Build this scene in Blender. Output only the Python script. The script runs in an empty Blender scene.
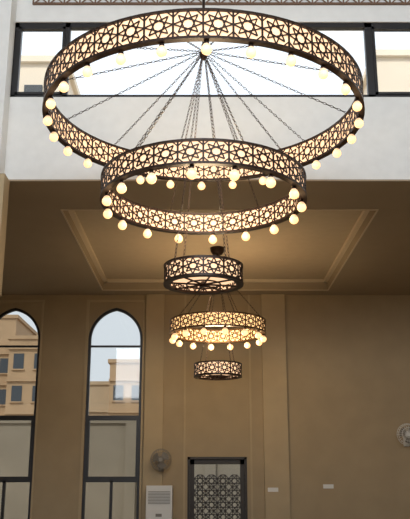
import bpy, math, random
from mathutils import Vector, Matrix
random.seed(4)
S=bpy.context.scene
COL=S.collection
try:
    S.view_settings.view_transform='Standard'
    S.view_settings.look='None'
except Exception as e: print(e)

# ------------------------------------------------------------ materials
def mat(name,c,rough=.7,metal=0,em=None,es=0,noise=0,nscale=6,bump=0):
    m=bpy.data.materials.new(name); m.use_nodes=True
    nt=m.node_tree; b=nt.nodes['Principled BSDF']
    b.inputs['Base Color'].default_value=(*c,1)
    b.inputs['Roughness'].default_value=rough
    b.inputs['Metallic'].default_value=metal
    if em:
        b.inputs['Emission Color'].default_value=(*em,1)
        b.inputs['Emission Strength'].default_value=es
    if noise or bump:
        tc=nt.nodes.new('ShaderNodeTexCoord')
        n=nt.nodes.new('ShaderNodeTexNoise'); n.inputs['Scale'].default_value=nscale
        n.inputs['Detail'].default_value=5
        nt.links.new(tc.outputs['Object'],n.inputs['Vector'])
        if noise:
            r=nt.nodes.new('ShaderNodeValToRGB')
            r.color_ramp.elements[0].position=.3; r.color_ramp.elements[1].position=.7
            r.color_ramp.elements[0].color=(*[x*(1-noise) for x in c],1)
            r.color_ramp.elements[1].color=(*[min(1,x*(1+noise)) for x in c],1)
            nt.links.new(n.outputs['Fac'],r.inputs['Fac'])
            nt.links.new(r.outputs['Color'],b.inputs['Base Color'])
        if bump:
            bp=nt.nodes.new('ShaderNodeBump'); bp.inputs['Strength'].default_value=bump
            nt.links.new(n.outputs['Fac'],bp.inputs['Height'])
            nt.links.new(bp.outputs['Normal'],b.inputs['Normal'])
    return m
def glass(name,tint,gl=.06):
    m=bpy.data.materials.new(name); m.use_nodes=True
    nt=m.node_tree; nt.nodes.clear()
    o=nt.nodes.new('ShaderNodeOutputMaterial'); t=nt.nodes.new('ShaderNodeBsdfTransparent')
    t.inputs['Color'].default_value=(*tint,1)
    g=nt.nodes.new('ShaderNodeBsdfGlossy'); g.inputs['Roughness'].default_value=.03
    mx=nt.nodes.new('ShaderNodeMixShader'); mx.inputs['Fac'].default_value=gl
    nt.links.new(t.outputs[0],mx.inputs[1]); nt.links.new(g.outputs[0],mx.inputs[2])
    nt.links.new(mx.outputs[0],o.inputs['Surface'])
    return m
M_white=mat('plaster_white',(.76,.77,.765),.8,noise=.03,bump=.03)
M_tan=mat('plaster_tan',(.37,.285,.175),.75,noise=.05,nscale=2,bump=.03)
M_tan2=mat('plaster_tan_pilaster',(.44,.345,.215),.75,noise=.04,nscale=2)
M_ceil=mat('ceiling_paint',(.34,.27,.185),.8,noise=.03,nscale=1.5)
M_recess=mat('ceiling_recess_lit_tone',(.46,.37,.255),.8,noise=.03)  # cove light put into the colour: lighter than the lower ceiling, no strip lamp
M_cove=mat('cove_moulding_glow_tone',(.60,.50,.36),.8)  # pale tone paints the cove glow along the tray outline
M_floor=mat('floor_marble',(.36,.31,.25),.3,noise=.12,nscale=1.5)
M_frame=mat('frame_black',(.015,.015,.018),.4)
M_metal=mat('chandelier_bronze',(.026,.011,.006),.4,.4)
M_gold=mat('chandelier_brass',(.10,.05,.018),.4,.6)
M_diff=mat('acrylic_diffuser',(.8,.55,.38),.5,em=(1,.64,.38),es=1.15)
M_diffw=mat('acrylic_diffuser_warm',(.8,.55,.3),.5,em=(1,.60,.26),es=1.35)
M_bulb=mat('bulb_glow',(1,.85,.6),.4,em=(1,.54,.22),es=1.75)
M_bulbw=mat('bulb_collar',(.85,.75,.6),.4,em=(1,.56,.27),es=.75)
M_glass=glass('window_glass_clear',(.98,.99,1),.04)
M_glass2=glass('window_glass_tinted',(.76,.78,.79),.05)
M_bld=mat('building_render',(.46,.31,.18),.9,noise=.08,nscale=.6)
M_bld2=mat('building_render_pale',(.54,.41,.27),.9,noise=.06,nscale=.6)
M_bld3=mat('rooftop_render_cream',(.84,.74,.60),.9,noise=.06,nscale=.6)
M_cwall=mat('compound_wall_render',(.28,.235,.175),.9,noise=.12,nscale=.6)
M_dark=mat('dark_glazing',(.05,.06,.07),.2)
M_ground=mat('sand_ground',(.42,.34,.25),.95,noise=.15,nscale=.4)
M_plast=mat('white_plastic',(.72,.72,.70),.4)
M_grey=mat('grey_plastic',(.22,.20,.17),.4)
M_wood=mat('brown_lattice',(.16,.09,.055),.6)
M_doorwood=mat('dark_door_wood',(.022,.015,.011),.5)
M_glass3=glass('door_glass_smoked',(.80,.84,.88),.06)

# ------------------------------------------------------------ mesh builder
class MB:
    def __init__(s): s.v=[]; s.f=[]; s.m=[]
    def add(s,vs,fs,mi=0):
        o=len(s.v); s.v+= [tuple(v) for v in vs]
        for f in fs: s.f.append([i+o for i in f]); s.m.append(mi)
    def box(s,x0,x1,y0,y1,z0,z1,mi=0):
        s.add([(x0,y0,z0),(x1,y0,z0),(x1,y1,z0),(x0,y1,z0),(x0,y0,z1),(x1,y0,z1),(x1,y1,z1),(x0,y1,z1)],
          [(0,3,2,1),(4,5,6,7),(0,1,5,4),(1,2,6,5),(2,3,7,6),(3,0,4,7)],mi)
    def prism(s,pts,y0,y1,mi=0):
        n=len(pts)
        s.add([(x,y0,z) for x,z in pts]+[(x,y1,z) for x,z in pts],
          [list(range(n)),list(range(2*n-1,n-1,-1))]+[(i,i+n,(i+1)%n+n,(i+1)%n) for i in range(n)],mi)
    def strip(s,a,b,y0,y1,mi=0):
        n=len(a)
        vs=[(x,y0,z) for x,z in a]+[(x,y0,z) for x,z in b]+[(x,y1,z) for x,z in a]+[(x,y1,z) for x,z in b]
        fs=[]
        for i in range(n-1):
            fs+=[(i,i+1,n+i+1,n+i),(2*n+i,3*n+i,3*n+i+1,2*n+i+1),(i,2*n+i,2*n+i+1,i+1),(n+i,n+i+1,3*n+i+1,3*n+i)]
        s.add(vs,fs,mi)
    def tube(s,p,q,r,n=6,mi=0,r2=None):
        p=Vector(p);q=Vector(q);d=(q-p).normalized()
        u=d.orthogonal().normalized();w=d.cross(u); r2=r if r2 is None else r2
        vs=[p+(u*math.cos(t)+w*math.sin(t))*r for t in [2*math.pi*i/n for i in range(n)]]
        vs+=[q+(u*math.cos(t)+w*math.sin(t))*r2 for t in [2*math.pi*i/n for i in range(n)]]
        s.add(vs,[(i,(i+1)%n,(i+1)%n+n,i+n) for i in range(n)]+[list(range(n-1,-1,-1)),list(range(n,2*n))],mi)
    def lathe(s,c,prof,n=16,mi=0,axis='Z'):
        vs=[];k=len(prof)
        for i in range(n):
            t=2*math.pi*i/n
            for r,h in prof:
                if axis=='Z': vs.append((c[0]+r*math.cos(t),c[1]+r*math.sin(t),c[2]+h))
                else: vs.append((c[0]+r*math.cos(t),c[1]+h,c[2]+r*math.sin(t)))
        s.add(vs,[(i*k+j,((i+1)%n)*k+j,((i+1)%n)*k+j+1,i*k+j+1) for i in range(n) for j in range(k-1)],mi)
    def torus(s,c,R,r,n=32,m=6,mi=0,axis='Z'):
        prof=[(R+r*math.cos(2*math.pi*j/m),r*math.sin(2*math.pi*j/m)) for j in range(m+1)]
        s.lathe(c,prof,n,mi,axis)
    def chain(s,p,q,link=.07,w=.013,wire=.0042,mi=0):
        p=Vector(p);q=Vector(q);L=(q-p).length;d=(q-p)/L
        n=max(2,int(L/(link*.78)));st=L/n;hl=st*.62
        u=d.orthogonal().normalized();v=d.cross(u)
        for k in range(n):
            c=p+d*(st*(k+.5)); a=u if k%2 else v; b=v if k%2 else u
            vs=[];N=8;Mn=4
            for i in range(N):
                t=2*math.pi*i/N
                ce=c+d*(hl*math.cos(t))+a*(w*math.sin(t))
                o=(d*math.cos(t)+a*math.sin(t)).normalized()
                for j in range(Mn):
                    g=2*math.pi*j/Mn
                    vs.append(ce+(o*math.cos(g)+b*math.sin(g))*wire)
            s.add(vs,[(i*Mn+j,((i+1)%N)*Mn+j,((i+1)%N)*Mn+(j+1)%Mn,i*Mn+(j+1)%Mn) for i in range(N) for j in range(Mn)],mi)
    def make(s,name,mats,parent=None,smooth=False,loc=None):
        me=bpy.data.meshes.new(name); me.from_pydata(s.v,[],s.f); 
        if not isinstance(mats,(list,tuple)): mats=[mats]
        for m in mats: me.materials.append(m)
        for p,i in zip(me.polygons,s.m):
            p.material_index=i; p.use_smooth=smooth
        me.update()
        import bmesh
        bm=bmesh.new(); bm.from_mesh(me); bmesh.ops.recalc_face_normals(bm,faces=bm.faces); bm.to_mesh(me); bm.free()
        o=bpy.data.objects.new(name,me); COL.objects.link(o)
        if parent: o.parent=parent
        return o
def empty(name):
    e=bpy.data.objects.new(name,None); COL.objects.link(e); e.empty_display_size=.3; return e

# ------------------------------------------------------------ room shell
YF=12.63; YB=20.9; ZC=6.6; ZR=6.86; ZT=11.3; XL=-8; XR=8; YN=-3
b=MB(); b.box(XL-.3,XR+.3,YN-.3,YB+.3,-.2,0); b.make('floor',M_floor)
cx0,cx1,cz0,cz1=-3.42,5.6,8.17,9.66
b=MB(); zb=ZC+.03
b.box(XL,cx0,YF,YF+.3,zb,ZT); b.box(cx1,XR,YF,YF+.3,zb,ZT)
b.box(cx0,cx1,YF,YF+.3,zb,cz0); b.box(cx0,cx1,YF,YF+.3,cz1,ZT)
b.make('wall_clerestory',M_white)
b=MB(); b.box(XL,-3.40,YF-.35,YF-.003,ZC,ZT); b.box(XL,-3.30,YF-.35,YF-.003,4.6,ZC-.001,1); b.make('wall_left_bulkhead',[M_white,M_tan2])
w=empty('window_1')
b=MB(); y0,y1=YF+.03,YF+.13
b.box(cx0,cx1,y0,y1,cz0,cz0+.06); b.box(cx0,cx1,y0,y1,cz1-.09,cz1)
for x,ww in ((cx0,.09),(-2.50,.085),(2.86,.13),(cx1-.09,.09)): b.box(x,x+ww,y0,y1,cz0,cz1)
for xa,xb in ((cx0+.09,-2.5),(2.99,cx1-.09)):
    b.box(xa,xa+.045,y0-.02,y1-.02,cz0+.06,cz1-.09); b.box(xb-.045,xb,y0-.02,y1-.02,cz0+.06,cz1-.09)
    b.box(xa,xb,y0-.02,y1-.02,cz0+.06,cz0+.105); b.box(xa,xb,y0-.02,y1-.02,cz1-.135,cz1-.09)
b.make('frame',M_frame,w)
b=MB(); b.box(cx0+.02,cx1-.02,YF+.075,YF+.08,cz0+.02,cz1-.02); b.make('pane',M_glass,w)
b=MB()
zt0,zt1=10.0,10.28
b.box(-3.1,XR-.01,YF-.05,YF,zt0,zt0+.03); b.box(-3.1,XR-.01,YF-.05,YF,zt1-.03,zt1)
x=-3.1
while x<XR-.3:
    for (a,c,e,f) in ((x,zt0,x+.28,zt1),(x,zt1,x+.28,zt0)):
        b.tube((a,YF-.025,c),(e,YF-.025,f),.014,4)
    b.box(x-.012,x+.012,YF-.04,YF-.01,zt0,zt1)
    x+=.28
b.make('trim_lattice_frieze',M_wood)

# lower ceiling with tray recess
rx0,rx1,ry0,ry1=-2.66,3.2,14.08,20.3
b=MB()
b.box(XL,XR,YF,YF+.3,ZC,ZC+.03)
b.box(XL,XR,YF+.3,ry0,ZC,ZR); b.box(XL,XR,ry1,YB,ZC,ZR)
b.box(XL,rx0,ry0,ry1,ZC,ZR); b.box(rx1,XR,ry0,ry1,ZC,ZR)
b.box(XL,XR,YF+.301,YB+.3,ZR,ZR+.3,1)
s=.10
b.box(rx0,rx1,ry0,ry0+s,ZR-.07,ZR,2); b.box(rx0,rx1,ry1-s,ry1,ZR-.07,ZR,2)
b.box(rx0,rx0+s,ry0,ry1,ZR-.07,ZR,2); b.box(rx1-s,rx1,ry0,ry1,ZR-.07,ZR,2)
t=.03
b.box(rx0-t,rx1+t,ry0-t,ry0,ZC-.015,ZC,2); b.box(rx0-t,rx1+t,ry1,ry1+t,ZC-.015,ZC,2)
b.box(rx0-t,rx0,ry0,ry1,ZC-.015,ZC,2); b.box(rx1,rx1+t,ry0,ry1,ZC-.015,ZC,2)
b.make('ceiling_lower',[M_ceil,M_recess,M_cove])
b=MB(); b.box(XL-.3,XR+.3,YN-.3,YF+.3,ZT,ZT+.2); b.make('ceiling',M_white)
b=MB(); b.box(XL-.3,XL,YN,YB+.3,0,ZR); b.box(XL-.3,XL,YN,YF+.3,ZR,ZT,1); b.make('wall_left',[M_tan,M_white])
b=MB(); b.box(XR,XR+.3,YN,YB+.3,0,ZR); b.box(XR,XR+.3,YN,YF+.3,ZR,ZT,1); b.make('wall_right',[M_tan,M_white])
b=MB(); b.box(XL,XR,YN-.3,YN,0,6.2); b.box(XL,XR,YN-.3,YN,10.6,ZT)
b.box(XL,-7,YN-.3,YN,6.2,10.6); b.box(7,XR,YN-.3,YN,6.2,10.6); b.make('wall_rear',M_tan)

def arch(cx,w,z,h,n=12,off=0):
    c=(h*h-w*w)/(2*w); R=w+c-off; 
    a1=math.acos(c/(w+c-off)) 
    pr=[(cx-c+R*math.cos(a1*i/n), z+R*math.sin(a1*i/n)) for i in range(n+1)]
    pl=[(2*cx-x,zz) for x,zz in pr]
    return pl+pr[::-1][1:]
WZ=.25; SP=5.40; RH=.86; HW=.72
wins=[-5.07,-2.365,]
dx0,dx1,dz=-.38,1.0,2.32
b=MB(); TOPW=6.40
edges=[XL]
for c in wins:
    b.box(edges[-1],c-HW,YB,YB+.3,0,ZC+.1); edges.append(c+HW)
    b.box(c-HW,c+HW,YB,YB+.3,0,WZ)
    ar=arch(c,HW,SP,RH)
    n=len(ar)//2
    left=ar[:n+1]; right=ar[n:]
    b.prism([(c-HW,TOPW)]+left+[(c,TOPW)],YB,YB+.3)
    b.prism([(c,TOPW)]+right+[(c+HW,TOPW)],YB,YB+.3)
    b.box(c-HW,c+HW,YB,YB+.3,TOPW,ZC+.1)
b.box(edges[-1],dx0,YB,YB+.3,0,ZC+.1)
b.box(dx0,dx1,YB,YB+.3,dz,ZC+.1)
b.box(dx1,XR,YB,YB+.3,0,ZC+.1)
b.make('wall_back',M_tan)
b=MB()
for xa,xb in ((-1.56,-1.08),(1.5,2.12),(5.6,6.2)):
    b.box(xa,xb,YB-.10,YB,0,ZC)
for xa in (-.55,1.15):
    b.box(xa,xa+.05,YB-.03,YB,0,ZC)
b.make('trim_pilaster',M_tan2)
b=MB(); b.box(-8,-5.8,YB-.03,YB,0,.12); b.box(2.12,5.6,YB-.03,YB,0,.12); b.make('baseboard_back',M_frame)

for k,c in enumerate(wins):
    w=empty('window_%d'%(k+2))
    b=MB(); y0,y1=YB+.05,YB+.14; t=.07
    o=arch(c,HW,SP,RH); i=arch(c,HW,SP,RH,off=t)
    o=[(c-HW,WZ)]+o+[(c+HW,WZ)]; i=[(c-HW+t,WZ)]+i+[(c+HW-t,WZ)]
    b.strip(o,i,y0,y1)
    b.box(c-HW+t,c+HW-t,y0,y1,WZ,WZ+.07)
    b.box(c-HW+t,c+HW-t,y0,y1,3.30,3.42)
    b.box(c-HW+t,c+HW-t,y0,y1,1.76,1.90)
    b.box(c-.035,c+.035,y0,y1,WZ,1.8)
    b.box(c-HW+t,c+HW-t,y0+.02,y1-.02,5.2,5.25)
    b.box(c-HW+t,c-HW+t+.05,y0-.02,y1,1.9,3.3);b.box(c+HW-t-.05,c+HW-t,y0-.02,y1,1.9,3.3)
    b.make('frame',M_frame,w)
    b=MB(); g=[(c-HW+.02,WZ)]+arch(c,HW,SP,RH,off=.02)+[(c+HW-.02,WZ)]
    b.prism(g,YB+.09,YB+.095); b.make('pane',M_glass2,w)
    b=MB(); b.box(c-HW,c+HW,YB-.05,YB+.05,WZ-.04,WZ)
    b.box(c-HW-.07,c-HW,YB-.03,YB,WZ,6.40); b.box(c+HW,c+HW+.05,YB-.03,YB,WZ,6.40)
    b.box(c-HW-.07,c+HW+.05,YB-.03,YB,6.40,6.46)
    b.make('surround',M_tan2,w)

d=empty('door_1')
b=MB(); y0,y1=YB+.04,YB+.14
b.box(dx0,dx0+.11,y0,y1,0,dz); b.box(dx1-.11,dx1,y0,y1,0,dz); b.box(dx0,dx1,y0,y1,dz-.12,dz)
b.box(dx0+.11,dx1-.11,y0,y1,0,.2)
b.box(dx0-.06,dx0,YB-.03,YB+.04,0,dz+.06); b.box(dx1,dx1+.06,YB-.03,YB+.04,0,dz+.06); b.box(dx0-.06,dx1+.06,YB-.03,YB+.04,dz,dz+.06)
b.make('frame',M_doorwood,d)
b=MB(); ww=dx1-dx0-.22; nx=4; cw=ww/nx
for ix in range(nx):
    for iz in range(7):
        x=dx0+.11+cw*(ix+.5); z=.2+cw*.5+cw*iz*1.0
        if z+cw*.5>dz-.1: continue
        P=[(x+cw*.54*math.cos(math.pi/8+math.pi/4*j)*1.0,z+cw*.54*math.sin(math.pi/8+math.pi/4*j)) for j in range(8)]
        for j in range(8):
            a=P[j]; e=P[(j+3)%8]
            b.tube((a[0],YB+.08,a[1]),(e[0],YB+.08,e[1]),.015,4)
            e=P[(j+1)%8]
            b.tube((a[0],YB+.08,a[1]),(e[0],YB+.08,e[1]),.015,4)
b.make('lattice',M_doorwood,d)
b=MB(); b.box(dx0+.1,dx1-.1,YB+.115,YB+.12,.15,dz-.1); b.make('pane',M_glass3,d)

# ------------------------------------------------------------ chandeliers
def cyl(c,R,th,z): return (c[0]+R*math.sin(th),c[1]-R*math.cos(th),c[2]+z)
PAT=[]
def ln(a,b_): PAT.append((a,b_))
def pp(r,k): return (.5+r*math.cos(math.pi/8*k),.5+r*math.sin(math.pi/8*k))
st=[pp(.5 if k%2==0 else .46,2*k) for k in range(8)]
for j in range(8): ln(st[j],st[(j+3)%8])
for a,c_ in (((.22,1),(0,.78)),((.78,1),(1,.78)),((.22,0),(0,.22)),((.78,0),(1,.22))): ln(a,c_)
def lattice(mb,c,R,z0,z1,N,lw,dep):
    H=z1-z0
    for k in range(N):
        t0=2*math.pi*k/N; dt=2*math.pi/N; W=R*dt
        def seg(p,q,wd):
            px,pz=p[0]*W,p[1]*H; qx,qz=q[0]*W,q[1]*H
            L=math.hypot(qx-px,qz-pz); nx,nz=-(qz-pz)/L*wd/2,(qx-px)/L*wd/2
            vs=[]
            for r in (R,R-dep):
                for (u,v) in ((px+nx,pz+nz),(px-nx,pz-nz),(qx-nx,qz-nz),(qx+nx,qz+nz)):
                    vs.append(cyl(c,r,t0+u/R,z0+v))
            mb.add(vs,[(0,1,2,3),(7,6,5,4),(0,4,5,1),(1,5,6,2),(2,6,7,3),(3,7,4,0)])
        for p,q in PAT: seg(p,q,lw)
        seg((0,0),(0,1),lw*1.5)
def ringwall(mb,c,Ro,Ri,z0,z1,n=96,mi=0):
    mb.lathe(c,[(Ro,z0),(Ro,z1),(Ri,z1),(Ri,z0),(Ro,z0)],n,mi)
def band(par,tag,c,R,z0,z1,N,nb,phase,mmetal,mdiff,Rb=None,lw=.014,spokes=0,bulb=.062,railh=.032,zb=None):
    T=.07
    b=MB()
    ringwall(b,c,R+.006,R-T-.006,z0,z0+railh); ringwall(b,c,R+.006,R-T-.006,z1-railh*.8,z1)
    lattice(b,c,R,z0+railh*.8,z1-railh*.7,N,lw,.010)
    lattice(b,c,R-T+.010,z0+railh*.8,z1-railh*.7,N,lw,.010)
    if spokes:
        for j in range(spokes):
            t=2*math.pi*(j+.25)/spokes
            b.tube(cyl(c,.0,t,z0+.012),cyl(c,R-T+.01,t,z0+.012),.013,5)
        b.torus((c[0],c[1],z0+.012),(R-T)*.5,.011,32,5)
        b.lathe((c[0],c[1],z0-.02),[(0,0),(.05,0),(.06,.03),(.03,.07),(0,.07)],16)
    if nb:
        Rb=Rb or R-.05
        for j in range(nb):
            t=phase+2*math.pi*j/nb
            x,y,_=cyl(c,Rb,t,0)
            b.lathe((x,y,z0),[(0,.0),(.027,0),(.030,-.012),(.030,-.035),(0,-.035)],10)
    b.make(tag+'_lattice_band',mmetal,par)
    b=MB(); ringwall(b,c,R-.022,R-T+.022,z0+railh*.9,z1-railh*.9)
    if spokes: b.lathe(c,[(0,z0+.09),(R-T-.01,z0+.09)],48)
    b.make(tag+'_diffuser',mdiff,par,smooth=False)
    if nb:
        b=MB()
        for j in range(nb):
            t=phase+2*math.pi*j/nb
            x,y,_=cyl(c,Rb,t,0)
            q=bulb
            b.lathe((x,y,z0-.03),[(.026,0),(.040,-.015),(q*.9,-.045)],14,1)
            pr=[(q*.9,-.045)]+[(q*math.cos(a),-.045-q*.43+q*math.sin(a)) for a in [math.radians(26-116*i/8) for i in range(1,9)]]
            b.lathe((x,y,z0-.03),pr,14,0)
        b.make(tag+'_bulbs',[M_bulb,M_bulbw],par,smooth=True)

ch=empty('chandelier'); C=(-.02,10,0)
band(ch,'large_ring',C,2.16,6.40,6.78,40,26,math.radians(1),M_metal,M_diff,Rb=2.09,lw=.0155)
band(ch,'medium_ring',C,1.36,5.24,5.56,28,16,math.radians(-6),M_metal,M_diff,Rb=1.29,lw=.0155)
band(ch,'small_ring',C,.51,4.12,4.38,12,0,0,M_metal,M_diff,lw=.0155,spokes=8)
b=MB(); hub=(C[0],C[1],7.49)
b.tube(hub,(C[0],C[1],ZT),.02,8)
b.lathe((C[0],C[1],7.42),[(0,-.05),(.03,-.04),(.06,.02),(.06,.06),(.035,.10),(.03,.2),(0,.2)],16)
b.lathe((C[0],C[1],ZT-.1),[(0,0),(.08,0),(.16,.07),(.16,.1),(0,.1)],20)
for j in range(12):
    t=math.radians(12)+2*math.pi*j/12; b.chain(cyl(hub,.05,t,0),cyl(C,2.11,t,6.77))
for j in range(6):
    t=math.radians(22)+2*math.pi*j/6; b.chain(cyl(hub,.04,t,-.05),cyl(C,1.31,t,5.55))
for j in range(4):
    t=math.radians(38)+2*math.pi*j/4; b.chain(cyl(hub,.03,t,-.08),cyl(C,.46,t,4.37))
b.make('chains_and_stem',M_metal,ch)

ch2=empty('chandelier.001'); C2=(.28,17.4,0)
band(ch2,'large_ring',C2,1.06,4.86,5.17,22,14,math.radians(8),M_gold,M_diffw,Rb=1.0,lw=.018,bulb=.070,spokes=0)
band(ch2,'small_ring',C2,.52,3.93,4.22,12,0,0,M_metal,M_diff,lw=.018,spokes=8)
b=MB(); hub=(C2[0],C2[1],6.35)
b.tube(hub,(C2[0],C2[1],ZR),.025,8)
b.lathe((C2[0],C2[1],ZR-.16),[(0,0),(.10,0),(.15,.06),(.17,.16),(0,.16)],20)
b.lathe((C2[0],C2[1],6.28),[(0,0),(.06,.02),(.06,.08),(0,.12)],12)
for j in range(6):
    t=math.radians(20)+2*math.pi*j/6; b.chain(cyl(hub,.04,t,0),cyl(C2,1.01,t,5.16),link=.09)
for j in range(4):
    t=math.radians(35)+2*math.pi*j/4; b.chain(cyl(hub,.03,t,-.05),cyl(C2,.47,t,4.2),link=.09)
b.make('chains_and_stem',M_metal,ch2)

# ------------------------------------------------------------ wall fans
def fan(x,z,R,y=YB,m=M_plast):
    e=empty('wall_fan')
    b=MB()
    b.box(x-.06,x+.06,y-.04,y,z-.28,z-.02)
    b.tube((x,y-.03,z-.12),(x,y-.16,z-.03),.025,8)
    b.lathe((x,y-.28,z),[(0,0),(.05,.0),(.075,.03),(.075,.13),(.04,.17),(0,.17)],16,0,'Y')
    b.make('motor_bracket',m,e,True)
    b=MB()
    for yy,rr in ((y-.26,R),(y-.38,R*.62),(y-.385,R*.3),(y-.33,R*.9)): b.torus((x,yy,z),rr,.007,28,5,0,'Y')
    for j in range(24):
        t=2*math.pi*j/24; cs,sn=math.cos(t),math.sin(t)
        pts=[(.05,-.40),(R*.6,-.385),(R*.9,-.33),(R,-.26),(R*.8,-.2),(.07,-.17)]
        for p,q in zip(pts,pts[1:]): b.tube((x+p[0]*cs,y+p[1],z+p[0]*sn),(x+q[0]*cs,y+q[1],z+q[0]*sn),.0035,4)
    b.lathe((x,y-.405,z),[(0,0),(.05,0),(.05,.02),(0,.02)],16,0,'Y')
    b.make('guard_cage',m,e)
    b=MB()
    for j in range(3):
        t0=2*math.pi*j/3; N=7; vs=[]
        for i in range(N+1):
            a=t0+i/N*1.35
            for r in (.05,R*(.82-.12*abs(i/N-.5))): vs.append((x+r*math.cos(a),y-.32+.05*i/N,z+r*math.sin(a)))
        b.add(vs,[(2*i,2*i+1,2*i+3,2*i+2) for i in range(N)])
    b.make('blades',M_grey,e)
fan(-1.10,2.30,.26,YB-.10,M_grey)
fan(5.12,2.92,.27)

e=empty('floor_standing_air_conditioner')
b=MB(); ax0,ax1,ay=-1.44,-.80,YB-.52
b.box(ax0,ax1,ay,ay+.4,.06,1.68); b.box(ax0+.03,ax1-.03,ay+.03,ay+.37,0,.06)
b.box(ax0,ax1,ay-.015,ay,.5,1.1)
bo=b.make('body',M_plast,e)
mod=bo.modifiers.new('bev','BEVEL'); mod.width=.012; mod.segments=2
b=MB()
for i in range(9): b.box(ax0+.05,ax1-.05,ay-.012,ay-.002,1.25+i*.035,1.262+i*.035)
for i in range(7): b.box(ax0+.05,ax1-.05,ay-.012,ay-.002,.15+i*.04,.165+i*.04)
b.box(-1.2,-1.05,ay-.02,ay-.014,.95,1.02)
b.make('louvres',M_grey,e)
for x,z in ((1.70,1.58),(3.1,1.66)):
    b=MB(); y=YB-(.10 if x<2.2 else 0)
    b.box(x-.13,x+.13,y-.015,y,z-.05,z+.05)
    for k in (-1,0,1): b.box(x+k*.075-.025,x+k*.075+.025,y-.022,y-.015,z-.03,z+.03)
    b.make('switch_plate',M_plast)

# ------------------------------------------------------------ outside
b=MB(); b.box(-90,90,YB+.3,160,-.25,-.05); b.make('ground_outside',M_ground)
def building(x0,x1,y0,y1,h,m,fl=3.1,bay=2.2,z0=-.05):
    b=MB(); b.box(x0,x1,y0,y1,z0,h); b.box(x0-.2,x1+.2,y0-.2,y1+.2,h,h+.35)
    n=max(1,int((x1-x0)/bay)); f=max(1,int(h/fl))
    for j in range(f):
        b.box(x0-.05,x1+.05,y0-.25,y0,(j+1)*fl-.2+z0,(j+1)*fl+z0)
        for i in range(n):
            cx=x0+(i+.5)*(x1-x0)/n; z=j*fl+1.0+z0
            b.box(cx-.5,cx+.5,y0-.04,y0,z,z+1.5,1)
            b.box(cx-.6,cx+.6,y0-.2,y0,z-.12,z)
    b.make('building',[m,M_dark])
building(-26,-19.2,80,92,18.3,M_bld,z0=-.7,bay=1.7)
building(-19.0,-15,77,90,15.6,M_bld,z0=-.7,bay=1.6)
building(-14.2,-9.6,82,92,11.8,M_bld2,bay=1.7)
building(-9.4,-4,79,92,13.6,M_bld,bay=1.7,z0=-.4)
building(-50,-28,80,95,15,M_bld2)
b=MB(); b.box(-30,12,31,31.3,-.05,4.0); b.box(-30,12,30.9,31.4,4.0,4.15)
x=-30
while x<12: b.box(x,x+.4,30.85,31,-.05,4.0); x+=3
b.make('compound_wall',M_cwall)
b=MB(); b.box(-6.5,-3.15,16,18.5,ZR+.3,10.75); b.box(-6.6,-3.05,15.9,18.6,10.75,10.9)
b.box(-4.0,-3.6,15.96,16,9.2,10.2,1); b.make('roof_stair_house',[M_bld3,M_dark])
b=MB(); b.box(3.85,7,16,18.5,ZR+.3,10.9); b.box(3.75,7.1,15.9,18.6,10.9,11.05)
b.make('roof_stair_house',[M_bld3,M_dark])

# ------------------------------------------------------------ world & lights
W=bpy.data.worlds.new('sky'); S.world=W; W.use_nodes=True; nt=W.node_tree
bg=nt.nodes['Background']; tc=nt.nodes.new('ShaderNodeTexCoord'); sp=nt.nodes.new('ShaderNodeSeparateXYZ')
rp=nt.nodes.new('ShaderNodeValToRGB')
rp.color_ramp.elements[0].position=0; rp.color_ramp.elements[0].color=(.88,.91,.93,1)
rp.color_ramp.elements[1].position=.6; rp.color_ramp.elements[1].color=(.88,.94,1,1)
nt.links.new(tc.outputs['Generated'],sp.inputs[0]); nt.links.new(sp.outputs['Z'],rp.inputs[0]); nt.links.new(rp.outputs[0],bg.inputs[0])
bg.inputs['Strength'].default_value=1.42
def light(name,typ,loc,en,col,rot=(0,0,0),size=None,sy=None,rad=None):
    l=bpy.data.lights.new(name,typ); l.energy=en; l.color=col
    if size: l.size=size
    if sy: l.shape='RECTANGLE'; l.size_y=sy
    if rad is not None: l.shadow_soft_size=rad
    o=bpy.data.objects.new(name,l); COL.objects.link(o); o.location=loc; o.rotation_euler=rot
    return o
s=light('sun','SUN',(0,0,40),2.4,(1,.93,.82),(math.radians(48),0,math.radians(-25))); s.data.angle=.02
a=light('rear_opening_fill','AREA',(0,YN+.35,8.4),560,(.90,.95,1),(math.radians(97),0,0),13.5,4.0)  # added fill lamp at the unseen rear opening, brightens the upper wall
a.data.spread=math.radians(120)
for c,z,en in ((C,6.2,70),(C,5.0,80),(C2,4.7,150)):
    l=light('chandelier_lamp_glow','POINT',(c[0],c[1],z),en,(1,.76,.46),rad=.3)
    l.parent=ch if c is C else ch2

cam=bpy.data.cameras.new('camera'); co=bpy.data.objects.new('camera',cam); COL.objects.link(co)
co.location=(0,0,1.6); co.rotation_euler=(math.radians(90+16),0,0)
cam.sensor_fit='VERTICAL'; cam.sensor_height=24; cam.lens=24*800/519; cam.clip_end=500
S.camera=co
